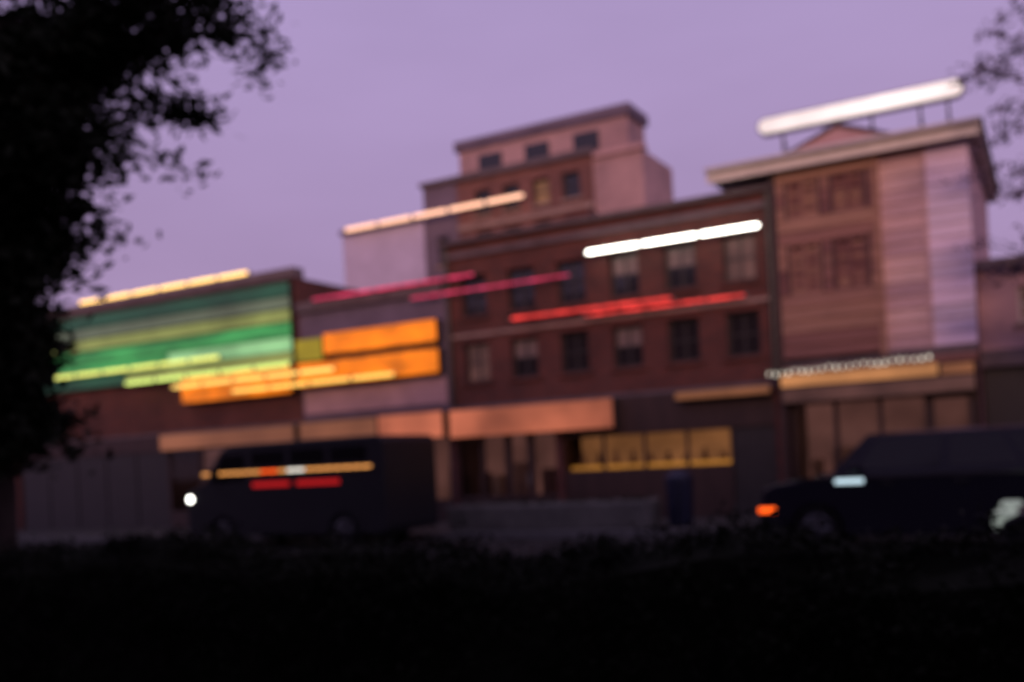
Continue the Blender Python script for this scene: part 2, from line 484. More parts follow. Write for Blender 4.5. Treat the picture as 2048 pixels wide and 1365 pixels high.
# ------------------------------------------------------------------ dark brick building in the middle (two shops below)
BX0, BX1 = -1.62, 6.55
B = thing('brick_building', 'dark brown brick building with flat roof between the orange signed shop and the boarded house', 'building', ((BX0 + BX1) / 2, 0, .13))
holes = []
for zc, zd in ((5.15, 6.15), (3.55, 4.5)):
    for k in range(6):
        a = BX0 + .45 + k * 1.32
        holes.append((a, a + .72, zc, zd))
front_wall(B, BX0, BX1, 0, 2.98, 6.95, holes, 'brick_dark')
for h in holes:
    window(B, *h, 0, sill='brick_dark')
    MB().box(h[0] - .08, h[1] + .08, -.03, .02, h[3] + .002, h[3] + .16).build('lintel', 'brick_dark', B)
shell(B, BX0, BX1, 0, 4.6, .13, 6.95, 'brick_dark')
MB().prism([(-.16, 6.97), (-.16, 7.05), (.1, 7.1), (.36, 7.05), (.36, 6.97)], BX0 - .02, BX1, 'x').build('coping', 'stone_dark', B)
MB().box(BX0, BX1, -.09, -.003, 6.62, 6.74).build('string_course', 'stone_dark', B)
MB().box(BX0, BX1, -.06, -.003, 4.66, 4.74).build('string_course', 'stone_band', B)
MB().box(BX0, BX1, .0, .3, 2.9, 2.978).build('beam', 'stone_dark', B)
panel_sign(B, -1.5, 2.85, -.32, 2.2, 2.88, 'sign_salmon', .3)
shopfront(B, -1.5, 1.25, 0, .75, 2.88, 4, 'room_dim', 2)
for a, b in ((-1.62, -1.5), (1.25, 1.42), (6.4, 6.55)):
    MB().box(a, b, -.08, .3, .13, 2.9).build('pier', 'brick_dark', B)
# the low warm window
m = MB(); m.box(1.42, 5.42, -.02, .22, .13, 1.26); m.build('stall_riser', 'shop_wood', B)
MB().box(1.42, 6.4, 0, .25, 2.05, 2.9).build('boarding', 'shop_wood', B)
MB().box(5.42, 6.4, .05, .25, .13, 2.05).build('side_door', 'frame_dark', B)
MB().poly([(1.42, 1.0, 1.26), (5.42, 1.0, 1.26), (5.42, 1.0, 2.05), (1.42, 1.0, 2.05)]).build('lit_back_wall', 'room_tan', B)
MB().box(1.45, 5.4, .3, .42, 1.27, 1.36).build('counter_light', 'room_edge', B)
for k in range(5):
    q = 1.42 + k * 1.0
    MB().box(q - .03, q + .03, .02, .1, 1.26, 2.05).build('mullion', 'shop_wood', B)
    if k < 4:
        MB().poly([(q + .03, .06, 1.26), (q + .97, .06, 1.26), (q + .97, .06, 2.05), (q + .03, .06, 2.05)]).build('pane', 'glass_clear', B)
for k in range(9):
    q = 1.6 + k * .43
    MB().tube([(q, .65, 1.27), (q, .65, 1.42), (q, .65, 1.5), (q, .65, random.uniform(1.55, 1.72))], [.07, .08, .05, .03], 10).build('jar', 'goods', B, smooth=True)
for q in (BX0 + .12, BX1 - .1):
    MB().tube([(q, -.09, 3.0), (q, -.09, 6.9)], [.05, .05], 8).build('downpipe', 'metal_dark', B)
for (q, w_, h_) in ((.6, .7, 1.0), (4.9, .9, .8)):
    MB().box(q, q + w_, 2.4, 3.0, 6.7, 6.95 + h_).build('chimney_stack', 'brick_dark', B)

# ------------------------------------------------------------------ tower block behind
T = thing('tower_block', 'tall reddish brick block with rooftop penthouse rising behind the dark brick building', 'building', (-1.8, 5.0, .13))
holes = []
for zc in (7.75, 9.0):
    for k in range(4):
        a = -3.55 + k * .98
        holes.append((a, a + .56, zc, zc + .75))
front_wall(T, -4.15, .35, 5.0, .13, 10.12, holes, 'brick_tower')
for h in holes:
    window(T, *h, 5.0, sill='stone_band', nx=1)
shell(T, -4.15, .35, 5.0, 12.0, .13, 10.12, 'brick_tower')
front_wall(T, .352, 1.85, 5.06, .13, 10.0, [], 'brick_pink', name='fade_bay_wall')  # pink put in to imitate the tower's edge smearing into sky light
shell(T, .352, 1.85, 5.06, 7.5, .13, 10.0, 'brick_pink')
front_wall(T, -5.45, -4.152, 5.1, .13, 10.2, [(-5.0, -4.55, 7.7, 8.6)], 'render_slate', name='fade_edge_wall')  # strip's tone stands for the tower's blurred left edge against the sky
window(T, -5.0, -4.55, 7.7, 8.6, 5.1, nx=1)
shell(T, -5.45, -4.152, 5.1, 9.5, .13, 10.2, 'render_slate')
front_wall(T, -8.6, -5.452, 5.02, .13, 9.2, [], 'render_sky_lilac', name='fade_wing_wall')  # wing is added; its lilac stands for sky smeared past the tower
shell(T, -8.6, -5.452, 5.02, 9.0, .13, 9.2, 'render_sky_lilac')
MB().box(-8.65, -5.46, 4.9, 5.3, 9.202, 9.33).build('coping', 'render_slate', T)
MB().box(-4.2, .4, 4.86, 5.3, 10.122, 10.3).build('coping', 'stone_dark', T)
MB().box(-5.5, -4.202, 4.95, 5.4, 10.202, 10.32).build('coping', 'stone_dark', T)
MB().box(.402, 1.9, 4.95, 5.35, 10.002, 10.15).build('coping', 'render_pink', T)
MB().box(-4.15, .35, 4.93, 4.997, 8.62, 8.78).build('string_course', 'stone_band', T)
phw = MB().box(-4.3, 1.3, 5.5, 6.8, 9.95, 11.2).build('penthouse', 'brick_pink', T)
MB().box(-4.42, 1.4, 5.4, 6.9, 11.202, 11.5).build('penthouse_roof', 'render_slate', phw)
for k in range(3):
    MB().box(-3.6 + k * 1.6, -2.8 + k * 1.6, 5.46, 5.497, 10.4, 10.95).build('pane', 'glass_dark', phw)

# ------------------------------------------------------------------ green-signed shop
G = thing('green_shop', 'two storey shop with tall banded green signboard beside the big tree', 'shop', (-12.8, 0, .13))
front_wall(G, -18.6, -6.35, 0, 2.95, 6.85, [], 'brick_dark')
shell(G, -18.6, -6.35, 0, 8, .13, 6.85, 'brick_dark')
MB().box(-18.65, -6.35, -.12, .3, 6.852, 7.13).build('coping', 'stone_dark', G)
bands = [(6.36, 6.74, 'sign_green_deep'), (6.02, 6.34, 'sign_grey_green'), (5.66, 6.0, 'sign_olive'), (5.26, 5.64, 'sign_green')]
for z0, z1, mt in bands:
    panel_sign(G, -18.2, -6.45, -.2, z0, z1, mt)
panel_sign(G, -18.2, -11.2, -.2, 4.86, 5.24, 'sign_green')
panel_sign(G, -11.18, -6.45, -.2, 4.86, 5.24, 'sign_mint')
panel_sign(G, -18.2, -13.0, -.2, 4.48, 4.84, 'sign_green_deep')
panel_sign(G, -12.98, -6.45, -.2, 4.48, 4.84, 'sign_olive')
panel_sign(G, -10.6, -6.45, -.3, 3.72, 4.44, 'sign_orange', .24)
panel_sign(G, -11.6, -6.45, -.3, 2.4, 2.86, 'sign_brown', .3)
MB().box(-18.6, -6.35, 0, .3, 2.88, 2.948).build('beam', 'stone_dark', G)
shopfront(G, -11.6, -6.45, 0, .6, 2.4, 4, 'room_dim', 2)
for k in range(5):
    MB().box(-18.4 + k * 1.36, -17.1 + k * 1.36, .02, .12, .13, 2.39).build('shutter', 'frame_dark', G)
MB().box(-18.4, -11.6, -.02, .2, 2.4, 2.87).build('signboard', 'shop_wood', G)

# ------------------------------------------------------------------ orange-signed shop
O = thing('orange_shop', 'low shop with glowing orange signs on its front left of the dark brick building', 'shop', (-4.4, 0, .13))
front_wall(O, -6.34, -1.64, 0, 2.95, 5.85, [], 'render_slate')
shell(O, -6.34, -1.64, 0, 8, .13, 5.85, 'render_slate')
MB().box(-6.34, -1.66, -.14, .3, 5.852, 6.12).build('coping', 'stone_dark', O)
panel_sign(O, -6.25, -1.72, -.3, 3.84, 4.46, 'sign_orange', .28)
panel_sign(O, -5.3, -1.74, -.3, 4.62, 5.18, 'sign_orange', .28)
panel_sign(O, -6.25, -5.34, -.3, 4.5, 5.1, 'sign_yellow_green', .28)
MB().box(-2.3, -1.9, -.14, .0, 4.462, 4.618).build('sign_bracket', 'metal_dark', O)
panel_sign(O, -6.25, -3.7, -.32, 2.42, 2.88, 'sign_brown', .3)
panel_sign(O, -3.66, -1.68, -.32, 2.25, 2.9, 'sign_salmon', .3)
MB().box(-6.34, -1.64, 0, .3, 2.9, 2.948).build('beam', 'stone_dark', O)
MB().box(-6.25, -1.7, -.05, -.001, 3.1, 3.75).build('fascia_board', 'render_mauve', O)
shopfront(O, -6.25, -1.7, 0, .7, 2.42, 5, 'room_dim', 3)

# ------------------------------------------------------------------ boarded house on the right
CX0, CX1, CY = 6.56, 8.62, -.12
H = thing('boarded_house', 'reddish brown weatherboarded house with pale eaves and a peach lit shop sign', 'house', (8.2, 0, .13))
P = .26
wins = [(6.88, 7.5, 4.68, 5.72), (7.78, 8.4, 4.68, 5.72), (6.88, 7.5, 6.24, 7.02), (7.78, 8.4, 6.24, 7.02)]
z = 3.38
i = 0
while z < 7.25:
    spans = [(CX0 + .1, CX1 - .05)]
    for (a, b, c, d) in wins:
        if c < z + P / 2 < d:
            new = []
            for (s0, s1) in spans:
                if a - .06 > s0 and b + .06 < s1:
                    new += [(s0, a - .06), (b + .06, s1)]
                else:
                    new.append((s0, s1))
            spans = new
    for (s0, s1) in spans:
        MB().prism([(CY - .045, z), (CY, z), (CY, z + P - .004), (CY - .018, z + P - .004)], s0, s1, 'x').build('weatherboard', 'siding_brown', H)
    z += P; i += 1
# frame wall behind the boards, right bay in rose boards
front_wall(H, CX0, CX1, CY + .02, 3.3, 7.3, wins, 'shop_wood', .25)
for w_ in wins:
    a_, b_, c_, d_ = w_
    fr = MB().box(a_, a_ + .05, CY - .02, CY + .06, c_, d_).box(b_ - .05, b_, CY - .02, CY + .06, c_, d_)
    fr.box(a_ + .05, b_ - .05, CY - .02, CY + .06, c_, c_ + .05).box(a_ + .05, b_ - .05, CY - .02, CY + .06, d_ - .05, d_)
    mid = (a_ + b_) / 2
    fr.box(mid - .03, mid + .03, CY - .018, CY + .058, c_ + .05, d_ - .05)
    sh = fr.build('shutter', 'siding_brown', H)
    for l_, r_ in ((a_ + .05, mid - .03), (mid + .03, b_ - .05)):
        zz = c_ + .06
        while zz < d_ - .12:
            MB().prism([(CY, zz), (CY + .012, zz), (CY + .05, zz + .075), (CY + .038, zz + .075)], l_, r_, 'x').build('slat', 'siding_brown', sh)
            zz += .08
MB().box(CX0 - .02, CX0 + .1, CY - .06, .3, .13, 7.3).build('corner_board', 'shop_wood', H)
MB().box(CX1 - .05, CX1 + .06, CY - .07, .3, 3.3, 7.3).build('corner_board', 'siding_brown', H)
z = 3.38
while z < 7.25:
    for s0, s1, mt in ((CX1 + .06, 9.46, 'siding_sky_rose'), (9.54, 10.3, 'siding_sky_lilac')):  # rose to lilac: sky light smeared over the wall, put into colour
        MB().prism([(CY + .055, z), (CY + .1, z), (CY + .1, z + P - .004), (CY + .082, z + P - .004)], s0, s1, 'x').build('weatherboard', mt, H)
    z += P
MB().box(9.462, 9.538, CY + .04, CY + .1, 3.3, 7.3).build('batten', 'siding_sky_rose', H)
front_wall(H, CX1 + .06, 10.3, CY + .12, 3.3, 7.3, [], 'render_mauve', .2, 'fade_bay_wall')
shell(H, CX0, 10.3, CY + .1, 6.0, .13, 7.3, 'render_mauve')
# roof: low hipped with pale eaves boards
EZ = 7.3
ev = MB()
ev.box(5.3, 10.55, -.42, -.36, EZ - .08, EZ + .2)
evo = ev.build('eaves_board', 'fascia_cream', H)
MB().box(5.3, 5.36, -.358, 6.3, EZ, EZ + .2).build('eaves_board', 'fascia_cream', H)
MB().box(5.362, 10.55, -.358, 6.3, EZ + .01, EZ + .05).build('soffit', 'fascia_cream', H)
MB().tube([(5.3, -.48, EZ + .17), (10.55, -.48, EZ + .17)], [.06, .06], 8).build('gutter', 'frame_white', H)
rf = MB()
a, b, c, d = (5.25, -.46, EZ + .204), (10.6, -.46, EZ + .204), (10.6, 6.4, EZ + .204), (5.25, 6.4, EZ + .204)
r0, r1 = (7.2, 2.4, EZ + .95), (9.3, 2.4, EZ + .95)
rf.poly([a, b, r1, r0]); rf.poly([b, c, r1]); rf.poly([c, d, r0, r1]); rf.poly([d, a, r0])
rf.build('roof', 'roof_slate', H)
gb = MB()
gb.prism([(7.0, EZ + .21), (9.0, EZ + .21), (8.0, EZ + .56)], -.40, .9, 'y')
gbo = gb.build('gable', 'render_pink', H)
MB().prism([(6.9, EZ + .21), (7.02, EZ + .21), (8.0, EZ + .57), (8.98, EZ + .21), (9.1, EZ + .21), (8.0, EZ + .64)], -.45, .95, 'y').build('barge_board', 'roof_slate', gbo)
# shop below: peach sign, windows
MB().box(CX0 + .1, 10.3, -.1, .2, 3.2, 3.37).build('beam', 'stone_dark', H)
panel_sign(H, 6.62, 9.62, -.42, 2.78, 3.04, 'sign_peach', .3)
panel_sign(H, 9.64, 10.25, -.4, 2.78, 3.0, 'sign_peach_dim', .28)
panel_sign(H, 6.62, 10.25, -.36, 2.46, 2.76, 'room_dim', .26)
MB().box(CX0 + .1, 10.3, -.1, .2, 3.05, 3.198).build('fascia_board', 'siding_brown', H)
shopfront(H, 6.75, 10.2, -.05, .9, 2.46, 4, 'room_dim', 3)
panel_sign(B, 4.3, 6.38, -.3, 2.7, 2.88, 'sign_peach_dim', .28)

# ------------------------------------------------------------------ low pale annex at the right edge
A = thing('annex', 'low pale pink rendered annex right of the boarded house with dark ground floor', 'building', (14.0, .5, .13))
aw = [(11.0, 11.7, 3.7, 4.4), (12.6, 13.3, 3.7, 4.4), (14.2, 14.9, 3.7, 4.4), (15.8, 16.5, 3.7, 4.4)]
front_wall(A, 10.32, 18, .3, 3.22, 4.78, aw, 'render_pink')
for w_ in aw:
    window(A, *w_, .3, frame='frame_white')
shell(A, 10.32, 18, .3, 8, .13, 4.78, 'render_pink')
MB().box(10.32, 18.1, .1, .6, 4.782, 4.95).build('coping', 'stone_dark', A)
MB().box(10.32, 18, .2, .55, 2.9, 3.218).build('beam', 'stone_dark', A)
for k in range(5):
    MB().box(10.36 + k * 1.53, 11.84 + k * 1.53, .4, .5, .13, 2.9).build('garage_door', 'frame_dark', A)
A2 = thing('corner_house', 'dark brick house at the far left end behind the big tree', 'house', (-24, 0, .13))
front_wall(A2, -32, -18.62, 0.02, .13, 7.6, [(-30 + k * 2.2, -29 + k * 2.2, 4.5, 6) for k in range(5)], 'brick_dark')
for k in range(5):
    window(A2, -30 + k * 2.2, -29 + k * 2.2, 4.5, 6, .02)
shell(A2, -32, -18.62, .02, 9, .13, 7.6, 'brick_dark')

# unseen houses added behind the viewer to shade hedge, street and lower fronts
for k in range(7):
    x0 = -34 + k * 11.0
    hh = 10.4 + (k * 37 % 5) * .25
    N = thing('shade_house', 'unseen brick terrace house added behind the viewer for shade', 'house', (x0 + 5.4, -34, .0), 'unseen shade houses behind the viewer')
    m = MB(); m.box(x0, x0 + 10.9, -40, -31, 0, hh - 2.2); m.build('wall', 'brick_back', N)
    MB().prism([(-40.3, hh - 2.2), (-30.7, hh - 2.2), (-35.5, hh + 1.0)], x0, x0 + 10.9, 'x').build('roof', 'roof_slate', N)
    for j in range(3):
        for zc in (1.2, 4.4):
            MB().box(x0 + 1.3 + j * 3.2, x0 + 2.7 + j * 3.2, -30.998, -30.95, zc, zc + 1.7).build('window', 'glass_dark', N)


# ------------------------------------------------------------------ lamp smears built as glowing bars
def lamp_streak(name, label, x0, x1, y, z, r, mat, supports, group=None, wall_y=None, post_from=None, cat='light'):
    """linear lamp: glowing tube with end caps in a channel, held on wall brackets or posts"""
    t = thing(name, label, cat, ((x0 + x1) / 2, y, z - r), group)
    ns = 1 if name == 'red_lamp_streak' else max(2, round((x1 - x0) / 1.25))
    for i in range(ns):                      # each streak cut into short bars with sockets between
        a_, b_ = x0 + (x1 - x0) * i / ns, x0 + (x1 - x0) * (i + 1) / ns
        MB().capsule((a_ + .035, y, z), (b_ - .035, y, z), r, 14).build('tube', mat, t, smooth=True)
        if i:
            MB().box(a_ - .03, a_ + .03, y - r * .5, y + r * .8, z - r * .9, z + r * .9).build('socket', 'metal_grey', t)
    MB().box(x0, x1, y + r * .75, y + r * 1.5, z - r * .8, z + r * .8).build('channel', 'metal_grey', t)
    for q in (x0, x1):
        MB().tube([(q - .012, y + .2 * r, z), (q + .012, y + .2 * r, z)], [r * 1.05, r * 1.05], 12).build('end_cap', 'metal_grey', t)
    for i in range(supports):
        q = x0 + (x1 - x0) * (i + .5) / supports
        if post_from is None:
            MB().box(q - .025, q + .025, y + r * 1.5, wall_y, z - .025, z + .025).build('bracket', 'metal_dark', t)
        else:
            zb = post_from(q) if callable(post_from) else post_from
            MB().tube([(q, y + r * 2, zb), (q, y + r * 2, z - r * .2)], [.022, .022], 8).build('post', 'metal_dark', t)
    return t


lamp_streak('lamp_streak', 'brilliant white lamp streak, built as a bar on the upper wall of the dark brick building', 2.36, 6.35, -.3, 6.2, .04, 'streak_white', 4, wall_y=0)
lamp_streak('lamp_streak', 'peach coloured lamp streak, built as a bar along the tower block', -8.28, -1.7, 4.72, 9.27, .06, 'streak_peach', 5, wall_y=5.0)
lamp_streak('lamp_streak', 'warm yellow lamp streak, built as a bar along the parapet of the green signed shop', -15.1, -8.01, -.06, 7.21, .05, 'streak_yellow', 6, post_from=7.1)
lamp_streak('red_lamp_streak', 'rose red lamp streak, built as a bar, above the parapet of the orange signed shop', -5.67, -.63, -.24, 6.13, .035, 'streak_rose', 4, wall_y=-.02, cat='neon light')
lamp_streak('red_lamp_streak', 'dim rose lamp streak, built as a bar, below left of the brilliant white one', -2.48, 1.96, -.3, 5.76, .026, 'streak_rose', 4, wall_y=0, cat='neon light')
lamp_streak('red_lamp_streak', 'bright red lamp streak, built as a bar, on the middle of the dark brick wall', .33, 4.37, -.3, 4.93, .036, 'streak_red', 4, wall_y=0, cat='neon light')
lamp_streak('red_lamp_streak', 'red lamp streak, built as a bar, reaching right towards the boarded house', 2.21, 5.96, -.24, 4.8, .032, 'streak_red', 4, wall_y=0, cat='neon light')
lamp_streak('sign_streak', 'topmost pale lime lamp streak, built as a bar, crossing the green signboard', -16.11, -8.81, -.5, 4.9, .05, 'streak_lime', 6, wall_y=-.2, cat='lamp streak')
lamp_streak('sign_streak', 'lime green lamp streak built as a bar, second of the four before the signs', -12.71, -6.29, -.5, 4.47, .05, 'streak_lime_green', 5, wall_y=-.2, cat='lamp streak')
lamp_streak('sign_streak', 'amber lamp streak built as a bar, third of the four before the signs', -10.74, -4.79, -.52, 4.2, .05, 'streak_amber', 5, wall_y=-.32, cat='lamp streak')
lamp_streak('sign_streak', 'lowest golden lamp streak, built as a bar, along the orange signs', -8.43, -2.9, -.52, 3.9, .047, 'streak_gold', 5, wall_y=-.32, cat='lamp streak')

lb = thing('roof_streak_box', 'long white lamp streak, built as a round-ended box, above the boarded house', 'light box', (8.35, -.3, 7.5))
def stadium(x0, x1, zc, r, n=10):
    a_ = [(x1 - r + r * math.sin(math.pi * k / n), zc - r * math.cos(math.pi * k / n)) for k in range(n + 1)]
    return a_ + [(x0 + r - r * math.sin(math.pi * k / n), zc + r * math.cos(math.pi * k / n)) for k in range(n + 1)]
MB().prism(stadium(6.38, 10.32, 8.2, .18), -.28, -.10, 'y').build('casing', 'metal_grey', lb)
MB().prism(stadium(6.42, 10.28, 8.2, .14), -.32, -.281, 'y').build('lit_face', 'streak_box_white', lb)  # smeared small lamp shown as a lit box on added posts
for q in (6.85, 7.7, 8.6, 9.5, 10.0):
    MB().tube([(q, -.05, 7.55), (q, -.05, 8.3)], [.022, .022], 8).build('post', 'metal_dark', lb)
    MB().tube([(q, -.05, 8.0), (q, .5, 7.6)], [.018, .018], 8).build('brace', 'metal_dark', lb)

sl = thing('beaded_streak', 'beaded lamp streak, built as small white bulbs, above the peach lit shop sign', 'string lights', (7.9, -.45, 3.1))
pts = []
for k in range(41):
    u = k / 40; pts.append((6.34 + 3.2 * u, -.46, 3.15 + .07 * u - .035 * abs(math.sin(u * math.pi * 5))))
MB().tube(pts, [.008] * 41, 6).build('cable', 'bulb_cable', sl)
for k in range(24):  # bulbs added along the line of a smeared lamp
    u = (k + .5) / 24; zz = 3.15 + .07 * u - .035 * abs(math.sin(u * math.pi * 5))
    q = 6.34 + 3.2 * u; rr = random.choice((.026, .03, .036))
    MB().tube([(q, -.46, zz - .005), (q, -.46, zz - .03), (q, -.46, zz - .03 - rr), (q, -.46, zz - .03 - rr * 1.7), (q, -.46, zz - .03 - rr * 2)],
              [.012, .012, rr, rr * .75, .004], 8).build('bulb', 'bulb', sl, smooth=True)


# ------------------------------------------------------------------ vehicles
def quad_window(parent, q, u0, u1, v0, v1, mat='glass_car', name='window', off=.006):
    a, b, c, d = [Vector(p) for p in q]
    def P_(u, v):
        return (a * (1 - u) + b * u) * (1 - v) + (d * (1 - u) + c * u) * v
    n = (b - a).cross(d - a).normalized() * off
    pts = [P_(u0, v0) + n, P_(u1, v0) + n, P_(u1, v1) + n, P_(u0, v1) + n]
    MB().poly(pts).build(name, mat, parent)


def wheel(parent, x, y, r, out):
    w = MB().tube([(x, y - out * .2, r), (x, y - out * .02, r), (x, y, r)], [r, r, r * .93], 22).build('wheel', 'rubber', parent)
    MB().tube([(x, y + out * .001, r), (x, y + out * .015, r)], [r * .66, r * .55], 18).build('rim', 'rim', w)
    for k in range(5):
        t = 2 * math.pi * k / 5
        MB().tube([(x, y + out * .02, r), (x + math.cos(t) * r * .6, y + out * .014, r + math.sin(t) * r * .6)], [.05, .035], 6).build('spoke', 'rim', w)


def arch(xc, r, z, n=9):
    return [(xc + r * math.cos(math.pi * k / n), z + r * math.sin(math.pi * k / n)) for k in range(n + 1)]


def car(name, label, cat, x0, yc, L, W, paint, hood, belt, roof, cab, wr=.34, axles=(.19, .80), group=None):
    """passenger car facing -x, nose at x0"""
    t = thing(name, label, cat, (x0 + L / 2, yc, 0), group)
    f, r_ = x0 + L * axles[0], x0 + L * axles[1]
    zb = .24
    prof = [(x0 + .03, .38), (x0, .55), (x0 + .05, hood - .08), (x0 + .22, hood), (x0 + L * cab[0], belt), (x0 + L * cab[3], belt + .02), (x0 + L - .04, belt - .1),
            (x0 + L, .6), (x0 + L - .06, .35), (x0 + L - .12, zb)]
    prof += [(x0 + L * axles[1] + wr + .06, zb)] + arch(r_, wr + .05, wr - .02)[0:] + [(r_ - wr - .06, zb), (f + wr + .06, zb)] + arch(f, wr + .05, wr - .02) + [(f - wr - .06, zb), (x0 + .15, zb)]
    y0, y1 = yc - W / 2, yc + W / 2
    MB().prism(prof, y0, y1, 'y').build('body', paint, t, bevel=.035)
    # greenhouse
    bl = [(x0 + L * cab[0], belt - .005), (x0 + L * cab[3], belt + .015)]
    tp = [(x0 + L * cab[1], roof), (x0 + L * cab[2], roof)]
    ins, int_ = .07, .2
    v = {}
    m = MB()
    B0 = (bl[0][0], y0 + ins, bl[0][1]); B1 = (bl[1][0], y0 + ins, bl[1][1]); B2 = (bl[1][0], y1 - ins, bl[1][1]); B3 = (bl[0][0], y1 - ins, bl[0][1])
    T0 = (tp[0][0], y0 + int_, roof - .03); T1 = (tp[1][0], y0 + int_, roof - .03); T2 = (tp[1][0], y1 - int_, roof - .03); T3 = (tp[0][0], y1 - int_, roof - .03)
    m.poly([B0, B1, T1, T0]); m.poly([B2, B3, T3, T2]); m.poly([B3, B0, T0, T3]); m.poly([B1, B2, T2, T1]); m.poly([B0, B3, B2, B1])
    k0, k1 = tp[0][0] + .2, tp[1][0] - .15
    m.poly([T0, T1, (k1, y0 + int_ + .15, roof), (k0, y0 + int_ + .15, roof)]); m.poly([T2, T3, (k0, y1 - int_ - .15, roof), (k1, y1 - int_ - .15, roof)])
    m.poly([T3, T0, (k0, y0 + int_ + .15, roof), (k0, y1 - int_ - .15, roof)]); m.poly([T1, T2, (k1, y1 - int_ - .15, roof), (k1, y0 + int_ + .15, roof)])
    m.poly([(k0, y0 + int_ + .15, roof), (k1, y0 + int_ + .15, roof), (k1, y1 - int_ - .15, roof), (k0, y1 - int_ - .15, roof)])
    m.build('cabin', paint, t)
    for u0, u1 in ((.10, .46), (.50, .78), (.81, .94)):
        quad_window(t, (B0, B1, T1, T0), u0, u1, .1, .88)
        quad_window(t, (B2, B3, T3, T2), 1 - u1, 1 - u0, .1, .88)
    quad_window(t, (B3, B0, T0, T3), .05, .95, .06, .93, name='windscreen')
    quad_window(t, (B1, B2, T2, T1), .08, .92, .1, .9, name='rear_window')
    for xx in (f, r_):
        wheel(t, xx, y0 + .02, wr, -1); wheel(t, xx, y1 - .02, wr, 1)
    for s_, yy in ((-1, y0), (1, y1)):
        MB().box(x0 + L * .12, x0 + L * .88, min(yy, yy + s_ * .012), max(yy, yy + s_ * .012), belt - .07, belt - .035).build('trim_strip', 'chrome', t)
        mx = x0 + L * (cab[0] + .07)
        MB().box(mx, mx + .14, min(yy + s_ * .02, yy + s_ * .2), max(yy + s_ * .02, yy + s_ * .2), belt + .02, belt + .15).build('mirror', paint, t, bevel=.03)
        for q in (.40, .62):
            MB().box(x0 + L * q, x0 + L * q + .18, min(yy, yy + s_ * .025), max(yy, yy + s_ * .025), belt - .16, belt - .13).build('door_handle', 'chrome', t)
    MB().box(x0 - .03, x0 + .06, yc - W * .46, yc + W * .46, .32, .46).build('bumper', 'rubber', t, bevel=.02)
    MB().box(x0 + L - .08, x0 + L + .03, yc - W * .46, yc + W * .46, .34, .5).build('bumper', 'rubber', t, bevel=.02)
    for s_ in (-1, 1):
        MB().box(x0 + L - .06, x0 + L + .004, yc + s_ * W * .36 - .12, yc + s_ * W * .36 + .12, .62, .82).build('tail_light', 'frame_dark', t, bevel=.01)
    return t


suv = car('suv', 'near black car with an orange front lamp passing the boarded house', 'car', 7.55, -5.08, 4.4, 1.85, 'paint_indigo', 1.02, 1.14, 1.72, (.24, .36, .86, .97))
MB().box(7.54, 7.80, -6.03, -5.99, .60, .68).build('turn_lamp', 'lamp_orange', suv, bevel=.015)
MB().box(8.68, 9.08, -6.04, -6.0, 1.0, 1.07).build('side_glint', 'glint_ice', suv, bevel=.012)  # glowing strip stands for a reflection on the car's side
for yy in (-5.68, -4.48):
    MB().box(7.53, 7.59, yy - .15, yy + .15, .66, .8).build('headlight', 'glass_dark', suv, bevel=.02)

car2 = car('sedan', 'black car with pale headlamp entering at the right edge', 'car', 11.05, -10.45, 4.5, 1.8, 'paint_black', .92, 1.0, 1.45, (.26, .42, .76, .95))
for yy in (-11.1, -9.8):
    MB().box(11.02, 11.22, yy - .2, yy + .2, .76, .92).build('headlight', 'lamp_grey', car2, bevel=.03)

# van on the far lane, facing left
V = thing('van', 'dark van with a white headlamp and a row of amber lamps along its side', 'van', (-2.6, -4.4, 0))
vy0, vy1 = -5.3, -3.45
x0, x1 = -5.25, .1
prof = [(x0, .5), (x0 + .02, 1.25), (x0 + .55, 1.42), (x0 + 1.05, 2.1), (x0 + 1.4, 2.22), (x1 - .1, 2.22), (x1, 2.1), (x1, .45), (x1 - .05, .3)]
prof += [(x1 - .65, .3)] + arch(x1 - 1.05, .4, .32) + [(x1 - 1.5, .3), (x0 + 1.5, .3)] + arch(x0 + 1.05, .4, .32) + [(x0 + .62, .3), (x0 + .1, .3)]
MB().prism(prof, vy0, vy1, 'y').build('body', 'paint_charcoal', V, bevel=.05)
for xx in (x0 + 1.05, x1 - 1.05):
    wheel(V, xx, vy0 + .02, .36, -1); wheel(V, xx, vy1 - .02, .36, 1)
MB().poly([(x0 + .62, vy0 + .15, 1.48), (x0 + .62, vy1 - .15, 1.48), (x0 + 1.0, vy1 - .2, 2.02), (x0 + 1.0, vy0 + .2, 2.02)]).v
w_ = MB(); w_.poly([(x0 + .56, vy0 + .12, 1.44), (x0 + .56, vy1 - .12, 1.44), (x0 + 1.01, vy1 - .16, 2.06), (x0 + 1.01, vy0 + .16, 2.06)])
w_.v = [(a - .02, b, c + .012) for a, b, c in w_.v]
w_.build('windscreen', 'glass_car', V)
MB().poly([(x0 + .75, vy0 - .006, 1.45), (x0 + 1.75, vy0 - .006, 1.45), (x0 + 1.75, vy0 - .006, 2.0), (x0 + 1.12, vy0 - .006, 2.0)]).build('window', 'glass_car', V)
for q in (1.95, 3.0, 4.05):
    MB().poly([(x0 + q, vy0 - .006, 1.74), (x0 + q + .9, vy0 - .006, 1.74), (x0 + q + .9, vy0 - .006, 2.04), (x0 + q, vy0 - .006, 2.04)]).build('window', 'glass_car', V)
MB().box(x0 + .9, x0 + 1.05, vy0 - .2, vy0 - .02, 1.45, 1.75).build('mirror', 'rubber', V, bevel=.03)
for yy in (vy0 + .28, vy1 - .28):
    MB().tube([(x0 - .03, yy, 1.08), (x0 + .05, yy, 1.08)], [.07, .08], 16).build('headlight', 'lamp_head', V)
MB().tube([(x0 + .12, vy0 - .03, 1.1), (x0 + .12, vy0 + .02, 1.1)], [.06, .065], 16).build('side_lamp', 'lamp_head', V)
q = x0 + .55
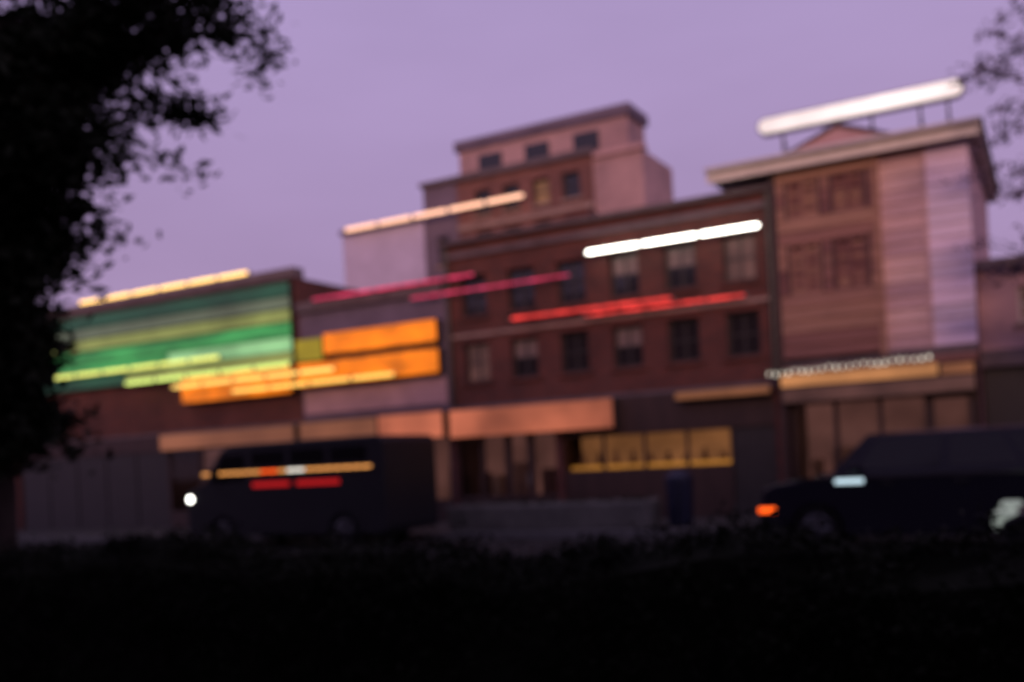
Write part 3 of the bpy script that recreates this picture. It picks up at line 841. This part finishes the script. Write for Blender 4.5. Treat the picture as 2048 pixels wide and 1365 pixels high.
MB().box(x0 + .5, x1 - .1, vy0 - .03, vy0 - .001, 1.585, 1.665).build('lamp_rail', 'metal_dark', V)
while q < x1 - .3:
    mt = 'lamp_amber'
    if 2.75 < q - x0 < 3.2: mt = 'lamp_white'
    if 2.0 < q - x0 < 2.5: mt = 'lamp_orange'
    MB().box(q, q + .2, vy0 - .055, vy0 - .031, 1.60, 1.65).build('marker_lamp', mt, V, bevel=.008)
    q += .24
for a, b in ((-3.3, -2.3), (-2.1, -1.0)):
    MB().box(a, b, vy0 - .02, vy0 - .001, 1.31, 1.40).build('reflector_strip', 'lamp_red', V)

# ------------------------------------------------------------------ street furniture
pl = thing('planter', 'long grey concrete planter trough standing on the far pavement', 'planter', (2.2, -2.5, .13))
m = MB()
m.prism([(-2.88, .13), (-2.12, .13), (-2.02, .6), (-2.02, .68), (-2.14, .68), (-2.16, .58), (-2.84, .58), (-2.86, .68), (-2.98, .68), (-2.98, .6)], .0, 4.5, 'x')
m.build('trough', 'concrete', pl, bevel=.015)
MB().box(-.002, .1, -2.9, -2.1, .14, .66).build('end_wall', 'concrete', pl)
MB().box(4.4, 4.502, -2.9, -2.1, .14, .66).build('end_wall', 'concrete', pl)
MB().box(.1, 4.4, -2.83, -2.17, .5, .6).build('soil', 'soil', pl)

bn = thing('litter_bin', 'dark blue litter bin on the pavement beside the grey planter', 'bin', (5.0, -2.3, .13))
MB().tube([(5.0, -2.3, .13), (5.0, -2.3, .2), (5.0, -2.3, .95), (5.0, -2.3, .98)], [.2, .23, .27, .25], 20).build('body', 'bin_blue', bn)
MB().tube([(5.0, -2.3, .981), (5.0, -2.3, 1.1), (5.0, -2.3, 1.2), (5.0, -2.3, 1.25)], [.28, .28, .2, .05], 20).build('hood', 'bin_blue', bn)
for k in range(3):
    t = R(40 + 120 * k)
    MB().tube([(5.0 + .25 * math.cos(t), -2.3 + .25 * math.sin(t), .13), (5.0 + .28 * math.cos(t), -2.3 + .28 * math.sin(t), 1.0)], [.015, .015], 6).build('rib', 'metal_dark', bn)


# ------------------------------------------------------------------ planting
rng = np.random.default_rng(11)


def leaves(name, centres, n_per, spread, size, mat, parent, flat=.6):
    """many leaf-sized faces scattered about twig points (numpy, one mesh)"""
    c = np.repeat(np.asarray(centres, float), n_per, axis=0)
    sp = np.asarray(spread, float)
    p = c + rng.normal(0, 1, c.shape) * sp
    n = len(p)
    a = rng.normal(0, 1, (n, 3)); a[:, 2] *= flat; a /= np.linalg.norm(a, axis=1)[:, None]
    b = rng.normal(0, 1, (n, 3)); b -= (b * a).sum(1)[:, None] * a; b /= np.linalg.norm(b, axis=1)[:, None]
    s = size * rng.uniform(.6, 1.35, n)[:, None]
    v = np.stack([p - a * s, p + b * s * .38, p + a * s, p - b * s * .38], 1).reshape(-1, 3)
    me = bpy.data.meshes.new(name)
    me.vertices.add(n * 4); me.vertices.foreach_set('co', v.ravel())
    me.loops.add(n * 4); me.loops.foreach_set('vertex_index', np.arange(n * 4, dtype=np.int32))
    me.polygons.add(n); me.polygons.foreach_set('loop_start', np.arange(0, n * 4, 4, dtype=np.int32))
    me.update(calc_edges=True); me.validate()
    me.materials.append(M[mat])
    o = bpy.data.objects.new(name, me); COL.objects.link(o)
    o.parent = parent; o.matrix_parent_inverse = Matrix.Translation(-parent.location)
    return o


def branch(m, p0, p1, r0, r1, bend=.15, n=6, sag=0.0):
    p0, p1 = Vector(p0), Vector(p1); L = (p1 - p0).length
    off = Vector(rng.normal(0, 1, 3)) * bend * L * .3
    pts = []
    for i in range(n):
        u = i / (n - 1)
        pts.append(p0.lerp(p1, u) + off * math.sin(u * math.pi) + Vector((0, 0, -sag * u * u)))
    m.tube(pts, [r0 + (r1 - r0) * i / (n - 1) for i in range(n)], 7)
    return pts


# big tree at the left, on the near pavement
def radius_at(z):
    tab = ((1.9, .2), (2.3, .3), (2.9, .36), (3.3, .52), (3.7, .85), (4.2, 1.35), (4.6, 1.7), (5.2, 2.1), (6.2, 2.3), (7.2, 1.9), (8.0, .9))
    for (a, ra), (b, rb) in zip(tab, tab[1:]):
        if a <= z <= b: return ra + (rb - ra) * (z - a) / (b - a)
    return .3


TB = Vector((4.35, -16.3, .13))
tree = thing('street_tree', 'big dark leafy tree filling the left edge, silhouetted against the sky', 'tree', TB)
m = MB()
m.tube([TB, TB + Vector((.0, 0, .25)), TB + Vector((.05, .05, 1.4)), TB + Vector((-.03, .1, 2.6)), TB + Vector((.05, .1, 4.4)), TB + Vector((0, .0, 6.8))],
       [.30, .22, .18, .16, .11, .03], 14)
trunk = m.build('trunk', 'bark', tree, smooth=True)
cents = []
for k in range(110):
    lm = MB()
    zt = rng.uniform(2.0, 7.9)
    reach = radius_at(zt) * rng.choice((rng.uniform(.5, .95), rng.uniform(.85, 1.13)))
    ang = rng.uniform(0, 2 * math.pi)
    st = TB + Vector((0, .08, min(6.4, max(1.6, zt - rng.uniform(.3, 1.0)))))
    en = Vector((TB.x + reach * math.cos(ang), TB.y + reach * math.sin(ang), zt))
    pts = branch(lm, st, en, .04, .008, .25, 7)
    cents += [tuple(p) for p in pts[2:]]
    for j in range(5):
        q = pts[rng.integers(2, 7)]
        pt2 = branch(lm, q, q + Vector((*(rng.normal(0, 1, 2) * min(.34, .12 + .22 * radius_at(zt))), rng.normal(0, .09))), .012, .004, .2, 4)
        cents += [tuple(p) for p in pt2[1:]]
    lm.build('limb', 'bark', trunk)
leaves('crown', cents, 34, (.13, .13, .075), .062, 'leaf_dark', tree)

# unseen copies of that tree, added to keep sky light off the hedge
for k, (tx, ty) in enumerate(((8.6, -22.6), (12.6, -22.9), (16.6, -22.5), (4.4, -22.7), (20.6, -22.7))):
    c_ = tree.copy(); COL.objects.link(c_); c_.location = (tx, ty, .1); c_.rotation_euler.z = 1.1 + 1.3 * k; c_.scale = (1.15, 1.15, 1.05)
    c_['label'] = 'unseen leafy tree added behind the viewer to block sky light'; c_['group'] = 'unseen shade trees behind the viewer'
    for ch in list(tree.children):
        d_ = ch.copy(); COL.objects.link(d_); d_.parent = c_
        d_.matrix_parent_inverse = Matrix.Translation(-TB)

# thin tree at the right edge
TR = Vector((12.7, -2.4, .13))
tr = thing('street_tree', 'thin sparse tree at the right edge, branches against the sky', 'tree', TR)
m = MB()
m.tube([TR, TR + Vector((0, 0, .3)), TR + Vector((.05, 0, 2.4)), TR + Vector((-.05, .1, 5)), TR + Vector((.1, 0, 9))], [.17, .13, .11, .08, .02], 12)
m.build('trunk', 'bark', tr, smooth=True)
lm = MB(); cents = []
for k in range(30):
    zt = rng.uniform(4.0, 9.3); ang = rng.uniform(0, 2 * math.pi); reach = rng.uniform(1.2, 2.15)
    st = TR + Vector((0, 0, max(3.2, zt - 1.2)))
    en = Vector((TR.x + reach * math.cos(ang), TR.y + reach * math.sin(ang), zt))
    pts = branch(lm, st, en, .035, .006, .25, 6)
    cents += [tuple(p) for p in pts[3:]]
    for j in range(3):
        q = pts[rng.integers(2, 6)]
        pt2 = branch(lm, q, q + Vector((rng.normal(0, .4), rng.normal(0, .4), rng.normal(.05, .2))), .01, .004, .2, 4)
        cents += [tuple(p) for p in pt2[2:]]
lm.build('limbs', 'bark', tr)
leaves('crown', cents, 18, (.22, .22, .06), .075, 'leaf_plum', tr)

# planter greenery
cents = [(rng.uniform(.15, 4.35), rng.uniform(-2.8, -2.2), rng.uniform(.6, .68)) for _ in range(120)]
leaves('plants', cents, 10, (.06, .06, .03), .05, 'leaf_dark', pl)

# clipped hedge along the near pavement
hd = thing('hedge', 'black clipped hedge across the whole foreground', 'hedge', (8, -17.4, .0))
hm = MB()
nx, hx0, hx1 = 90, -14.0, 30.0
prof_n = [(-17.40, .0), (-17.42, .6), (-17.38, 1.16), (-17.3, 1.25), (-17.2, 1.25), (-17.12, 1.16), (-17.05, .6), (-17.08, .0)]
def bump(q):
    return .035 * math.sin(q * 1.9) + .03 * math.sin(q * 4.3 + 1) + .02 * math.sin(q * 9.1)


for i in range(nx + 1):
    xx = hx0 + (hx1 - hx0) * i / nx
    for (yy, zz) in prof_n:
        hm.v.append((xx + rng.normal(0, .03), yy + rng.normal(0, .02), max(0, zz + (rng.normal(0, .02) + (bump(xx) - .05 if zz > 1 else 0) if zz else 0))))
npf = len(prof_n)
for i in range(nx):
    for j in range(npf - 1):
        hm.f.append((i * npf + j, i * npf + j + 1, (i + 1) * npf + j + 1, (i + 1) * npf + j))
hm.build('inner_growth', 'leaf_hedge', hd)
hc = []
for _ in range(9000):
    xx = rng.uniform(2.5, 15.5)
    s_ = rng.uniform(0, 1)
    if s_ < .75: hc.append((xx, -17.42 + rng.normal(0, .03), rng.uniform(.05, 1.17)))
    else: hc.append((xx, rng.uniform(-17.38, -17.1), 1.20 + bump(xx) + rng.normal(0, .02) + (rng.uniform(0, .09) if rng.uniform() < .12 else 0)))
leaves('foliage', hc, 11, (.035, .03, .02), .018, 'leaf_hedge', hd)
